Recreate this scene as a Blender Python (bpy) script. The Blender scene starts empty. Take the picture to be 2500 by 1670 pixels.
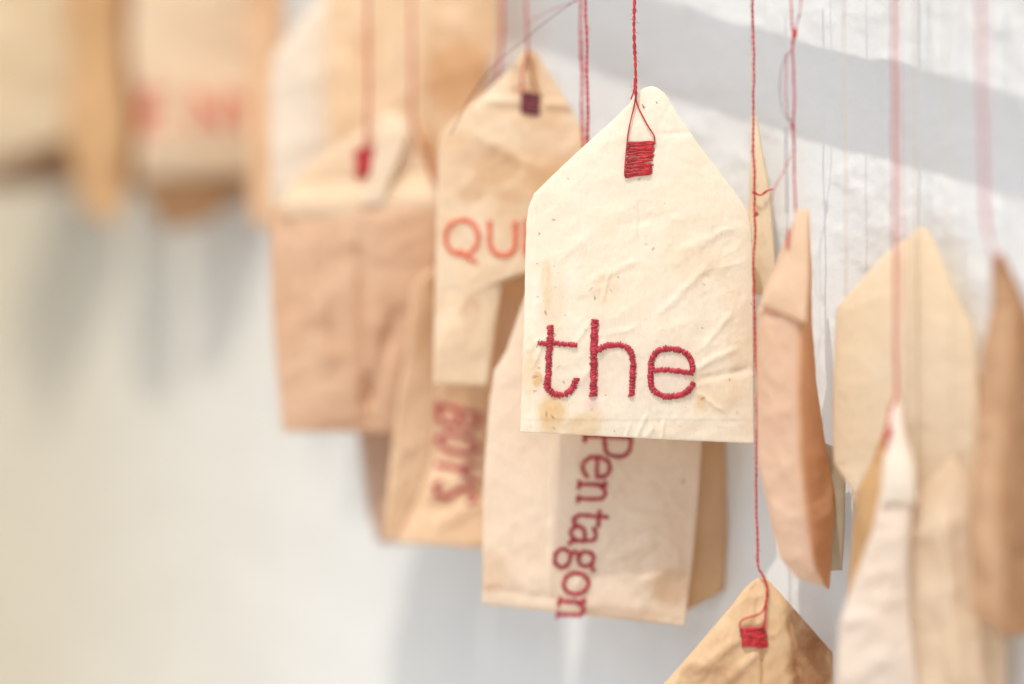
import bpy, math, random
import numpy as np
from mathutils import Vector

random.seed(7)
S = bpy.context.scene
C = bpy.context.collection

# ------------------------------------------------------------------ camera
CAMZ = 1.5
FOCUS = 0.61
cam = bpy.data.cameras.new('camera'); camo = bpy.data.objects.new('camera', cam); C.objects.link(camo)
camo.location = (0, 0, CAMZ); camo.rotation_euler = (math.radians(90), 0, 0)
cam.lens = 100; cam.sensor_width = 36; cam.clip_start = 0.05; cam.clip_end = 500
cam.dof.use_dof = True; cam.dof.focus_distance = FOCUS - .001; cam.dof.aperture_fstop = 2.1
S.camera = camo

# ------------------------------------------------------------------ world, sun, exposure
SUN = np.array([-0.30, -0.62, 1.25]); SUN /= np.linalg.norm(SUN)      # towards the sun
w = bpy.data.worlds.new("World"); S.world = w; w.use_nodes = True
nt = w.node_tree; bg = nt.nodes['Background']; bg.inputs['Strength'].default_value = 0.15
sky = nt.nodes.new('ShaderNodeTexSky'); sky.sky_type = 'NISHITA'; sky.sun_disc = False
sky.sun_elevation = math.asin(SUN[2]); sky.sun_rotation = math.atan2(SUN[0], SUN[1])
sky.air_density = 1.6; sky.dust_density = 5.0; sky.ozone_density = 4.0
nt.links.new(sky.outputs[0], bg.inputs[0])
sl = bpy.data.lights.new('sun', 'SUN'); sl.energy = 2.0; sl.angle = math.radians(0.6); sl.color = (1, .955, .89)
so = bpy.data.objects.new('sun', sl); C.objects.link(so); so.location = (-1, -2, 5)
so.rotation_euler = Vector(SUN).to_track_quat('Z', 'Y').to_euler()
vs = S.view_settings; vs.view_transform = 'Standard'; vs.look = 'None'; vs.exposure = 0.13; vs.gamma = 1

# ------------------------------------------------------------------ helpers
PXF = 0.36 / 2500.0            # tangent of view angle per photograph pixel
def P(px, py, d):
    return np.array([(px-1250)*PXF*d, d, CAMZ-(py-835)*PXF*d])
def lin(c):
    c = [x/255 for x in c]
    return tuple(x/12.92 if x <= .04045 else ((x+.055)/1.055)**2.4 for x in c) + (1,)
def wall_y(X): return 0.680 - X

def hash2(ix, iy, seed):
    v = np.sin(ix*127.1 + iy*311.7 + seed*74.7)*43758.5453
    return v - np.floor(v)
def vnoise(x, y, seed=0):
    ix, iy = np.floor(x), np.floor(y); fx, fy = x-ix, y-iy
    fx = fx*fx*fx*(fx*(fx*6-15)+10); fy = fy*fy*fy*(fy*(fy*6-15)+10)
    a, b = hash2(ix, iy, seed), hash2(ix+1, iy, seed); c, d = hash2(ix, iy+1, seed), hash2(ix+1, iy+1, seed)
    return (a*(1-fx)+b*fx)*(1-fy)+(c*(1-fx)+d*fx)*fy*1.0
def fbm(x, y, seed=0, o=4):
    s = 0; a = .5
    for i in range(o):
        ca, sa = math.cos(i*1.1), math.sin(i*1.1)
        s = s + a*(vnoise(x*ca-y*sa, x*sa+y*ca, seed+i*13)-.5); x = x*2.03; y = y*2.03; a *= .5
    return s
def ridge(x, y, seed=0, o=3):
    s = 0; a = .6
    for i in range(o):
        ca, sa = math.cos(i*1.7+.4), math.sin(i*1.7+.4)
        n = vnoise(x*ca-y*sa, x*sa+y*ca, seed+i*7)
        s = s + a*(1-np.abs(2*n-1))**3; x = x*1.9; y = y*1.9; a *= .55
    return s
def sstep(a, b, x):
    t = np.clip((x-a)/(b-a), 0, 1); return t*t*(3-2*t)

def mesh_obj(name, V, F, mat, parent=None, smooth=True, attrs=None):
    V = np.asarray(V, dtype=float)
    me = bpy.data.meshes.new(name)
    off = np.array(parent['_base']) if parent is not None else np.zeros(3)
    me.from_pydata((V-off).tolist(), [], F.tolist() if isinstance(F, np.ndarray) else F)
    me.polygons.foreach_set('use_smooth', [smooth]*len(me.polygons))
    if attrs:
        for k, a in attrs.items():
            at = me.attributes.new(k, 'FLOAT', 'POINT'); at.data.foreach_set('value', np.asarray(a, dtype=np.float32))
    me.materials.append(mat); me.update()
    o = bpy.data.objects.new(name, me); C.objects.link(o)
    if parent is not None: o.parent = ROOTOF.get(parent.name, parent)
    return o
ROOTOF = {}
BASES = []
def thing(name, label, cat, base, group=None):
    o = bpy.data.objects.new(name, None); C.objects.link(o); o.empty_display_size = .01
    o.location = base; o['_base'] = [float(x) for x in base]
    o['label'] = label; o['category'] = cat
    if group: o['group'] = group
    BASES.append(o); return o
def tag(o, label=None, cat=None, group=None, kind=None):
    for k, v in (('label', label), ('category', cat), ('group', group), ('kind', kind)):
        if v: o[k] = v
    return o

# ------------------------------------------------------------------ materials
def nodes(m):
    m.use_nodes = True; nt = m.node_tree; nt.nodes.clear(); return nt
def N(nt, t, **k):
    n = nt.nodes.new(t)
    for a, b in k.items(): setattr(n, a, b)
    return n
def paper(name, base, stain, dark=None, amt=.5, trans=.22, rough=.62, seed=0, spots=.6, pink=(226, 170, 176)):
    """tea stained filter paper: cloudy stains, tide marks, flecks, fine fibres"""
    m = bpy.data.materials.new(name); nt = nodes(m); L = nt.links.new
    dark = dark or tuple(int(x*.8) for x in stain)
    lf = 1.0 if any(k in name for k in ('brown', 'rust', 'russet', 'orange', 'peach', 'dusky', 'grey', 'tan_', 'ochre')) else .80
    base = tuple(255-(255-x)*lf for x in base); stain = tuple(255-(255-x)*lf for x in stain)
    tc = N(nt, 'ShaderNodeTexCoord'); mp = N(nt, 'ShaderNodeMapping')
    mp.inputs['Location'].default_value = (seed*.37, seed*.11, seed*.23)
    L(tc.outputs['Object'], mp.inputs[0])
    def noise(sc, det=5, ro=.6, dist=0, src=None):
        n = N(nt, 'ShaderNodeTexNoise'); n.inputs['Scale'].default_value = sc; n.inputs['Detail'].default_value = det
        n.inputs['Roughness'].default_value = ro; n.inputs['Distortion'].default_value = dist
        L((src or mp).outputs[0], n.inputs['Vector']); return n
    def ramp(src, a, b, c0=(0, 0, 0, 1), c1=(1, 1, 1, 1)):
        r = N(nt, 'ShaderNodeValToRGB'); e = r.color_ramp.elements; e[0].position = a; e[1].position = b
        e[0].color = c0; e[1].color = c1; L(src, r.inputs[0]); return r
    def mix(f, a, b, mode='MIX'):
        x = N(nt, 'ShaderNodeMix', data_type='RGBA', blend_type=mode)
        if isinstance(f, (int, float)): x.inputs[0].default_value = f
        else: L(f, x.inputs[0])
        for s_, i in ((a, 6), (b, 7)):
            if isinstance(s_, tuple): x.inputs[i].default_value = s_
            else: L(s_, x.inputs[i])
        return x.outputs[2]
    def mul(a, b):
        x = N(nt, 'ShaderNodeMath', operation='MULTIPLY')
        for s_, i in ((a, 0), (b, 1)):
            if isinstance(s_, (int, float)): x.inputs[i].default_value = s_
            else: L(s_, x.inputs[i])
        return x.outputs[0]
    r1 = ramp(noise(34, 6, .62, .6).outputs[0], .40, .66)
    col = mix(mul(r1.outputs[0], amt), lin(base), lin(stain))
    r2 = ramp(noise(75, 5, .6, 1.2).outputs[0], .52, .60)
    col = mix(mul(r2.outputs[0], amt*.35), col, lin(stain))
    at = N(nt, 'ShaderNodeAttribute', attribute_name='stain')
    nz = noise(170, 5, .65, .5)
    a1 = N(nt, 'ShaderNodeMath', operation='ADD'); L(at.outputs['Fac'], a1.inputs[0])
    mm = N(nt, 'ShaderNodeMath', operation='MULTIPLY_ADD'); L(nz.outputs[0], mm.inputs[0]); mm.inputs[1].default_value = 1.3; mm.inputs[2].default_value = -.65
    m3 = mul(mm.outputs[0], at.outputs['Fac']); L(m3, a1.inputs[1]); a1.use_clamp = True
    col = mix(a1.outputs[0], col, lin(dark))
    dy = N(nt, 'ShaderNodeAttribute', attribute_name='dye')
    col = mix(mul(dy.outputs['Fac'], .75), col, lin(pink))
    fa = N(nt, 'ShaderNodeAttribute', attribute_name='fleck')
    col = mix(fa.outputs['Fac'], col, lin((128, 98, 58)))
    # tea dust flecks
    vo = N(nt, 'ShaderNodeTexVoronoi'); vo.inputs['Scale'].default_value = 210; vo.inputs['Randomness'].default_value = 1
    mp2 = N(nt, 'ShaderNodeMapping'); mp2.inputs['Scale'].default_value = (1.6, 1, .9); mp2.inputs['Rotation'].default_value = (0, .7, 0)
    L(mp.outputs[0], mp2.inputs[0])
    nw = noise(600, 3, .6); wob = N(nt, 'ShaderNodeMix', data_type='VECTOR'); wob.inputs[0].default_value = .004
    L(mp2.outputs[0], wob.inputs[4]); L(nw.outputs[1], wob.inputs[5]); L(wob.outputs[1], vo.inputs['Vector'])
    sp = ramp(vo.outputs['Distance'], .035, .11, (1, 1, 1, 1), (0, 0, 0, 1))
    msk = ramp(noise(48, 3, .6).outputs[0], .54, .62)
    col = mix(mul(mul(sp.outputs[0], msk.outputs[0]), spots), col, lin((118, 92, 58)))
    # fibres
    mp3 = N(nt, 'ShaderNodeMapping'); mp3.inputs['Scale'].default_value = (1, 1, .35); mp3.inputs['Rotation'].default_value = (0, .4, 0)
    L(tc.outputs['Object'], mp3.inputs[0])
    fb = noise(1500, 4, .6, .8, mp3); wr = noise(230, 6, .66, .9)
    hh = N(nt, 'ShaderNodeMath', operation='MULTIPLY_ADD'); L(wr.outputs[0], hh.inputs[0]); hh.inputs[1].default_value = 1.9; L(fb.outputs[0], hh.inputs[2])
    bp = N(nt, 'ShaderNodeBump'); bp.inputs['Strength'].default_value = .55; bp.inputs['Distance'].default_value = .00012
    L(hh.outputs[0], bp.inputs['Height'])
    col = mix(.10, col, ramp(fb.outputs[0], .35, .65, (.55, .5, .42, 1), (1, 1, 1, 1)).outputs[0], 'MULTIPLY')
    pr = N(nt, 'ShaderNodeBsdfPrincipled'); L(col, pr.inputs['Base Color']); pr.inputs['Roughness'].default_value = rough
    pr.inputs['Specular IOR Level'].default_value = .35; L(bp.outputs[0], pr.inputs['Normal'])
    tr = N(nt, 'ShaderNodeBsdfTranslucent'); L(mix(1.0, col, (1, .9, .74, 1), 'MULTIPLY'), tr.inputs[0]); L(bp.outputs[0], tr.inputs['Normal'])
    ms = N(nt, 'ShaderNodeMixShader'); ms.inputs[0].default_value = trans+.10
    L(pr.outputs[0], ms.inputs[1]); L(tr.outputs[0], ms.inputs[2])
    out = N(nt, 'ShaderNodeOutputMaterial'); L(ms.outputs[0], out.inputs[0]); return m

def yarn(name, c0, c1, c2, rough=.5):
    m = bpy.data.materials.new(name); nt = nodes(m); L = nt.links.new
    tc = N(nt, 'ShaderNodeTexCoord'); no = N(nt, 'ShaderNodeTexNoise'); no.inputs['Scale'].default_value = 900; no.inputs['Detail'].default_value = 3
    L(tc.outputs['Object'], no.inputs['Vector'])
    r = N(nt, 'ShaderNodeValToRGB'); e = r.color_ramp.elements; e[0].position = .32; e[0].color = lin(c0); e[1].position = .68; e[1].color = lin(c2)
    x = e.new(.5); x.color = lin(c1); L(no.outputs[0], r.inputs[0])
    at = N(nt, 'ShaderNodeAttribute', attribute_name='left_dark')
    mx = N(nt, 'ShaderNodeMix', data_type='RGBA'); L(at.outputs['Fac'], mx.inputs[0]); L(r.outputs[0], mx.inputs[6]); mx.inputs[7].default_value = lin((74, 22, 28))
    pr = N(nt, 'ShaderNodeBsdfPrincipled'); L(mx.outputs[2], pr.inputs['Base Color']); pr.inputs['Roughness'].default_value = rough
    pr.inputs['Specular IOR Level'].default_value = .4; pr.inputs['Sheen Weight'].default_value = .25
    out = N(nt, 'ShaderNodeOutputMaterial'); L(pr.outputs[0], out.inputs[0]); return m

RED = yarn('red_cotton', (150, 16, 24), (186, 28, 32), (205, 46, 44))
EMB = yarn('red_embroidery_silk', (150, 18, 38), (172, 28, 50), (192, 44, 62), .42)
ORANGE = yarn('sunlit_orange_red_silk', (212, 84, 54), (222, 98, 66), (230, 116, 84))  # sunlit look of the red stitching put into its colour
MAROON = yarn('maroon_cotton', (84, 10, 24), (104, 14, 30), (120, 22, 36))
CREAMY = yarn('cream_cotton', (188, 170, 140), (206, 188, 158), (220, 206, 178))

# ------------------------------------------------------------------ setting: wall, ground, rail
def plaster():
    m = bpy.data.materials.new('whitewashed_plaster'); nt = nodes(m); L = nt.links.new
    tc = N(nt, 'ShaderNodeTexCoord')
    def noise(sc, det, ro=.6):
        n = N(nt, 'ShaderNodeTexNoise'); n.inputs['Scale'].default_value = sc; n.inputs['Detail'].default_value = det; n.inputs['Roughness'].default_value = ro
        L(tc.outputs['Object'], n.inputs['Vector']); return n
    a = noise(9, 5); r = N(nt, 'ShaderNodeValToRGB'); e = r.color_ramp.elements; e[0].position = .35; e[1].position = .68
    e[0].color = lin((215, 215, 211)); e[1].color = lin((225, 225, 221)); L(a.outputs[0], r.inputs[0])
    # lens vignette painted in: wall colour darker and warmer towards its far end
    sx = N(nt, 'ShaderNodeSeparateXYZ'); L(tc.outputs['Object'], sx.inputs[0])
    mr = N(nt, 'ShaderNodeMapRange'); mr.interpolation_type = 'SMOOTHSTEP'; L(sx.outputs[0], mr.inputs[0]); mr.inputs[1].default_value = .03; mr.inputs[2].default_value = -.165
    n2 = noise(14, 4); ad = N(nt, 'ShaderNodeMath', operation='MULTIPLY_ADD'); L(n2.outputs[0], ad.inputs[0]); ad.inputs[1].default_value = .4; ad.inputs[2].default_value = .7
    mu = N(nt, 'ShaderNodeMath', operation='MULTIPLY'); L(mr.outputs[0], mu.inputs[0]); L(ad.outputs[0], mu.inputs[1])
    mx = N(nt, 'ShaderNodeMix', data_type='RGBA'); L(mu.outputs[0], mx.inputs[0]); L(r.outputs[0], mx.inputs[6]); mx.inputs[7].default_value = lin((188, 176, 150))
    g = noise(420, 6, .7); bp = N(nt, 'ShaderNodeBump'); bp.inputs['Strength'].default_value = .5; bp.inputs['Distance'].default_value = .0003; L(g.outputs[0], bp.inputs['Height'])
    pr = N(nt, 'ShaderNodeBsdfPrincipled'); L(mx.outputs[2], pr.inputs['Base Color']); pr.inputs['Roughness'].default_value = .92; L(bp.outputs[0], pr.inputs['Normal'])
    out = N(nt, 'ShaderNodeOutputMaterial'); L(pr.outputs[0], out.inputs[0]); return m
# wall grid: s runs along the wall (X), z up; fine where the photograph looks at it
xs = np.concatenate([np.linspace(-1.6, -.17, 30)[:-1], np.linspace(-.17, 0, 90)[:-1], np.linspace(0, .115, 210), np.linspace(.115, .9, 18)[1:]])
zs = np.concatenate([np.linspace(0, 1.36, 20)[:-1], np.linspace(1.36, 1.50, 90)[:-1], np.linspace(1.50, 1.60, 150), np.linspace(1.60, 2.7, 16)[1:]])
Xg, Zg = np.meshgrid(xs, zs)
sg = Xg*1.414
lump = .0011*fbm(sg*40, Zg*40, 3, 2) + .0014*np.maximum(fbm(sg*170, Zg*170, 9, 4), -.1) + .0004*np.maximum(ridge(sg*240, Zg*240, 21, 2)-.55, 0)
far = sstep(.5, .2, np.abs(Xg)); lump = lump*far
V = np.stack([Xg - lump*.707, .680-Xg - lump*.707, Zg], -1).reshape(-1, 3)
nx, nz_ = len(xs), len(zs)
ii = np.arange(nx*nz_).reshape(nz_, nx)
F = np.stack([ii[:-1, :-1], ii[:-1, 1:], ii[1:, 1:], ii[1:, :-1]], -1).reshape(-1, 4)
# give the wall its thickness: a back sheet and caps
nV = len(V); Vb = np.array([[-1.6, .680+1.6, 0], [.9, .680-.9, 0], [.9, .680-.9, 2.7], [-1.6, .680+1.6, 2.7]]) + np.array([.14, .14, 0])
Fl = F.tolist() + [[nV+1, nV, nV+3, nV+2]]
Fl += [ii[:, 0].tolist()[::-1] + [nV, nV+3], ii[:, -1].tolist() + [nV+2, nV+1], ii[-1, :].tolist()[::-1] + [nV+3, nV+2][::1]]
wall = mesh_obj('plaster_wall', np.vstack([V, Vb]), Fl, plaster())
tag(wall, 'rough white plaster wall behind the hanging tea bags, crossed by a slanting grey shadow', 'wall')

gm = bpy.data.materials.new('pale_gravel'); nt = nodes(gm)
no = N(nt, 'ShaderNodeTexNoise'); no.inputs['Scale'].default_value = 60; no.inputs['Detail'].default_value = 8
rr = N(nt, 'ShaderNodeValToRGB'); rr.color_ramp.elements[0].color = lin((196, 194, 190)); rr.color_ramp.elements[1].color = lin((232, 230, 226))
pr = N(nt, 'ShaderNodeBsdfPrincipled'); pr.inputs['Roughness'].default_value = .95; out = N(nt, 'ShaderNodeOutputMaterial')
nt.links.new(no.outputs[0], rr.inputs[0]); nt.links.new(rr.outputs[0], pr.inputs['Base Color']); nt.links.new(pr.outputs[0], out.inputs[0])
g = mesh_obj('ground', [(-60, -60, 0), (60, -60, 0), (60, 60, 0), (-60, 60, 0)], [[0, 1, 2, 3]], gm, smooth=False); g['kind'] = 'structure'

# unseen batten for the threads, placed and sloped to cast the slanting shadow
wood = bpy.data.materials.new('shadow_batten_wood'); nt = nodes(wood)
wv = N(nt, 'ShaderNodeTexNoise'); wv.inputs['Scale'].default_value = 80; pr = N(nt, 'ShaderNodeBsdfPrincipled'); rr = N(nt, 'ShaderNodeValToRGB'); out = N(nt, 'ShaderNodeOutputMaterial')
rr.color_ramp.elements[0].color = lin((120, 92, 62)); rr.color_ramp.elements[1].color = lin((170, 140, 104))
nt.links.new(wv.outputs[0], rr.inputs[0]); nt.links.new(rr.outputs[0], pr.inputs['Base Color']); nt.links.new(pr.outputs[0], out.inputs[0])
def wallpt(px, py):
    t = (px-1250)*PXF; d = .680/(1+t); return P(px, py, d)
RT = .060
a, b = wallpt(1750, 150)+SUN*RT, wallpt(2500, 372)+SUN*RT
dirv = (b-a)/np.linalg.norm(b-a)
a2, b2 = a-dirv*.42, b+dirv*.25
hv = np.array([0, 0, 1]) - dirv*dirv[2]; hv /= np.linalg.norm(hv); nv = np.cross(dirv, hv)
Vr = []
for t in np.linspace(0, 1, 40):
    c = a2+(b2-a2)*t + hv*.0006*math.sin(t*31) 
    for k in range(8):
        an = math.pi/8+k*math.pi/4
        Vr.append(c + hv*math.sin(an)*.0055 + nv*math.cos(an)*.0045)
Fr = [[i*8+k, i*8+(k+1) % 8, (i+1)*8+(k+1) % 8, (i+1)*8+k] for i in range(39) for k in range(8)] + [list(range(8))[::-1], list(range(312, 320))]
shadow_rail = mesh_obj('shadow_batten', Vr, Fr, wood, smooth=False)
tag(shadow_rail, 'thin sloping wooden batten above the tea bags, unseen, placed to cast the slanting wall shadow', 'batten')

# ------------------------------------------------------------------ paper sheets
def resample(ch, n):
    """ch: list of (px,py,d[,row weight]); linear in index with slight rounding"""
    ch = np.array(ch, float); k = len(ch)
    return ch
def sheet(name, Lc, Rc, mat, parent, nu=60, nv=90, bulge=.0012, wr=.0005, seed=0, thick=.00025, creases=(), stains_and_shade=(), dyes=(),
          wsc=1.0, rag=.6, steps=(), pil=.5, label=None, rsc=1.0, flecks=()):
    """closed paper panel lofted between a left and a right edge chain, both given top to bottom as (photo px, py, depth m)."""
    Lc = np.array(Lc, float); Rc = np.array(Rc, float)
    mid = (Lc+Rc)/2
    seg = np.maximum(np.linalg.norm(np.diff(mid[:, :2], axis=0), axis=1), np.linalg.norm(np.diff(Lc[:, :2], axis=0), axis=1)*.5)
    seg = np.maximum(seg, 4); cum = np.concatenate([[0], np.cumsum(seg)]); cum /= cum[-1]
    v = np.linspace(0, 1, nv)
    v = np.unique(np.concatenate([v, cum]))
    nv = len(v)
    Lp = np.stack([np.interp(v, cum, Lc[:, i]) for i in range(3)], -1)
    Rp = np.stack([np.interp(v, cum, Rc[:, i]) for i in range(3)], -1)
    Lp[:, 0] += rag*3*fbm(v*60, v*0+seed, seed+1, 3); Rp[:, 0] += rag*3*fbm(v*60, v*0+seed+9, seed+2, 3)
    u = np.linspace(0, 1, nu)
    U, Vv = np.meshgrid(u, v)
    Q = Lp[:, None, :]*(1-U[..., None]) + Rp[:, None, :]*U[..., None]
    Q[-1, :, 1] += rag*2.2*fbm(u*40, u*0+seed, seed+5, 3)
    px, py, d = Q[..., 0], Q[..., 1], Q[..., 2]
    W = np.stack([(px-1250)*PXF*d, d, CAMZ-(py-835)*PXF*d], -1)
    du = np.gradient(W, axis=1); dv = np.gradient(W, axis=0)
    n = np.cross(dv, du); n /= np.linalg.norm(n, axis=-1, keepdims=True)+1e-12
    # orient toward the camera side
    flip = np.sign(-(n*(W-np.array([0, 0, CAMZ]))).sum(-1).mean()); n = n*flip
    # pixel based distance from the edge
    wid = np.abs(Rp[:, 0]-Lp[:, 0])[:, None]
    edge = np.minimum(np.minimum(U, 1-U)*wid, np.minimum(Vv, 1-Vv)*seg.sum())
    prof = np.clip(4*U*(1-U), 0, 1)**pil * np.clip(6*(1-Vv), 0, 1)**.5 * np.clip(6*Vv, 0, 1)**.5
    X, Y = px/100, py/100
    soft = sstep(0, 25, edge)*.8+.2
    h = bulge*prof + wr*soft*(1.6*fbm(X*1.1*wsc, Y*1.1*wsc, seed, 4) + .9*(ridge(X*.75*wsc+.3*fbm(X*2, Y*2, seed+3), Y*.75*wsc, seed+40, 3)-.5)*rsc)
    for (x0, y0, x1, y1, wd, hh) in creases:
        vx, vy = x1-x0, y1-y0; LL = vx*vx+vy*vy
        jit = 10*fbm(X*3, Y*3, int(x0) % 97, 2)
        t = ((px-x0)*vx+(py-y0)*vy)/LL; dd = ((px-x0)*vy-(py-y0)*vx)/math.sqrt(LL)+jit
        fade = sstep(-.12, .18, t)*sstep(1.12, .8, t)
        h = h + hh*fade*np.exp(-(dd/wd)**2)*(1+.5*np.sign(dd)*np.minimum(np.abs(dd)/wd, 1))
    for (ax, x0, x1, hh) in steps:
        h = h + hh*sstep(x0, x1, px if ax == 'x' else py)
    st = np.zeros_like(px)
    for (x0, y0, rx, ry, am) in stains_and_shade:
        q = np.sqrt(((px-x0)/rx)**2+((py-y0)/ry)**2) + .9*fbm(X*1.7, Y*1.7, int(x0) % 50, 4)
        st = np.maximum(st, am*sstep(1.1, .5, q))
    dye = np.zeros_like(px)
    for (x0, y0, rx, ry, am) in dyes:
        q = np.sqrt(((px-x0)/rx)**2+((py-y0)/ry)**2) + .7*fbm(X*3, Y*3, int(x0) % 50, 4)
        dye = np.maximum(dye, am*sstep(1.15, .3, q))
    fk = np.zeros_like(px)
    for i, (x0, y0, ln) in enumerate(flecks):
        an = (i*2.4) % 3.1; ca, sa = math.cos(an), math.sin(an)
        q = np.sqrt((((px-x0)*ca+(py-y0)*sa)/ln)**2+((-(px-x0)*sa+(py-y0)*ca)/2.1)**2)
        fk = np.maximum(fk, sstep(1.5, .5, q)*(.22+.6*((i*7) % 5)/5))
    A = W + n*(h+thick)[..., None]
    hb = -.35*bulge*prof + wr*.5*fbm(X*.9, Y*.9, seed+77, 3)
    B = W + n*(np.minimum(hb, h-thick*.2)-thick)[..., None]
    k = nu*nv; idx = np.arange(k).reshape(nv, nu)
    fF = np.stack([idx[:-1, :-1], idx[1:, :-1], idx[1:, 1:], idx[:-1, 1:]], -1).reshape(-1, 4)
    fB = fF[:, ::-1]+k
    ring = np.concatenate([idx[0, :], idx[1:, -1], idx[-1, -2::-1], idx[-2:0:-1, 0]])
    r2 = np.roll(ring, -1)
    fS = np.stack([ring, r2, r2+k, ring+k], -1)
    allF = np.vstack([fF, fB, fS])
    if flip < 0: allF = allF[:, ::-1]
    V_ = np.vstack([A.reshape(-1, 3), B.reshape(-1, 3)])
    o = mesh_obj(name, V_, allF, mat, parent, attrs={'stain': np.concatenate([st.ravel()]*2), 'dye': np.concatenate([dye.ravel(), dye.ravel()*0]), 'fleck': np.concatenate([fk.ravel(), fk.ravel()*0])})
    if label: o['label'] = label
    fr = A.reshape(-1, 3); ap = 1250+fr[:, 0]/fr[:, 1]/PXF; aq = 835-(fr[:, 2]-CAMZ)/fr[:, 1]/PXF
    def surf(x, y):
        i = np.argmin((ap-x)**2+(aq-y)**2); return fr[i, 1]
    return o, surf

# ------------------------------------------------------------------ tubes (threads and stitches)
def tubes(paths, sides=6):
    """paths: list of (points Nx3, radii N) -> verts, faces"""
    V, F = [], []; base = 0
    for pts, rad in paths:
        pts = np.asarray(pts, float); n = len(pts); rad = np.broadcast_to(rad, n)
        t = np.gradient(pts, axis=0); t /= np.linalg.norm(t, axis=1, keepdims=True)+1e-12
        ref = np.array([0, 1, 0.]) ; a = np.cross(t, ref); la = np.linalg.norm(a, axis=1, keepdims=True)
        a = np.where(la < 1e-3, np.array([1., 0, 0]), a/(la+1e-12)); b = np.cross(t, a)
        an = np.arange(sides)*2*math.pi/sides
        ringv = pts[:, None]+rad[:, None, None]*(a[:, None]*np.cos(an)[None, :, None]+b[:, None]*np.sin(an)[None, :, None])
        V.append(ringv.reshape(-1, 3))
        i = np.arange(n-1)[:, None]*sides; k = np.arange(sides)[None]; k2 = (k+1) % sides
        f = np.stack([i+k, i+sides+k, i+sides+k2, i+k2], -1).reshape(-1, 4)+base
        F += f.tolist(); F.append([base+x for x in range(sides)]); F.append([base+(n-1)*sides+x for x in range(sides)][::-1])
        base += n*sides
    return np.vstack(V), F
def spline(pts, step):
    pts = np.asarray(pts, float)
    if len(pts) == 2:
        n = max(2, int(np.linalg.norm(pts[1]-pts[0])/step)); return pts[0]+(pts[1]-pts[0])*np.linspace(0, 1, n)[:, None]
    P_ = np.vstack([2*pts[0]-pts[1], pts, 2*pts[-1]-pts[-2]]); out = []
    for i in range(1, len(P_)-2):
        p0, p1, p2, p3 = P_[i-1:i+3]; n = max(2, int(np.linalg.norm(p2-p1)/step))
        t = np.linspace(0, 1, n, endpoint=False)[:, None]
        out.append(.5*((2*p1)+(-p0+p2)*t+(2*p0-5*p1+4*p2-p3)*t*t+(-p0+3*p1-3*p2+p3)*t**3))
    out.append(pts[-1:]); return np.vstack(out)
M = PXF*FOCUS          # metres per photo pixel at the focus
def ply(center, r, pitch, nply=2, seed=0, amp=.55):
    """twisted strands round a centre line"""
    d = np.concatenate([[0], np.cumsum(np.linalg.norm(np.diff(center, axis=0), axis=1))])
    res = []
    rng = np.random.RandomState(seed)
    ph0 = rng.rand()*6
    wob = 1+.35*np.interp(d, np.linspace(0, max(d[-1], 1e-6), 12), rng.randn(12))*.4
    for k in range(nply):
        an = ph0+2*math.pi*(d/pitch)*1.0+k*2*math.pi/nply+.5*np.sin(d*900)
        p = center.copy(); p[:, 0] += amp*r*np.cos(an); p[:, 1] += amp*r*np.sin(an)
        res.append((p, r*.62*wob*(1+.12*np.sin(d*2100+k*2+seed))))
    return res
def thread(name, pts, parent, mat=RED, width=10, pitch=34, nply=2, seed=0, fuzz=0, step=5, wob=1.5, label=None):
    """pts: (px,py,depth); width in photo px at focus"""
    w = np.array([P(*p) for p in pts])
    c = spline(w, step*M)
    z = c[:, 2]*1000
    c[:, 0] += wob*M*fbm(z*.12+seed, z*0+seed, seed, 3)*2
    r = width*M/2*.72
    paths = ply(c, r, pitch*M, nply, seed)
    rng = np.random.RandomState(seed+5)
    for _ in range(fuzz):
        i = rng.randint(2, len(c)-2); s = rng.randn(3)*np.array([1, .6, .5]); s /= np.linalg.norm(s)
        l = rng.uniform(5, 13)*M; q = c[i]+s*r*.8
        paths.append((np.array([q, q+s*l*.5+np.array([0, 0, -.15*l]), q+s*l+np.array([0, 0, -.45*l])]), np.array([.5, .4, .2])*M))
    V, F = tubes(paths, 6)
    o = mesh_obj(name, V, F, mat, parent)
    if label: o['label'] = label
    return o

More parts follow.
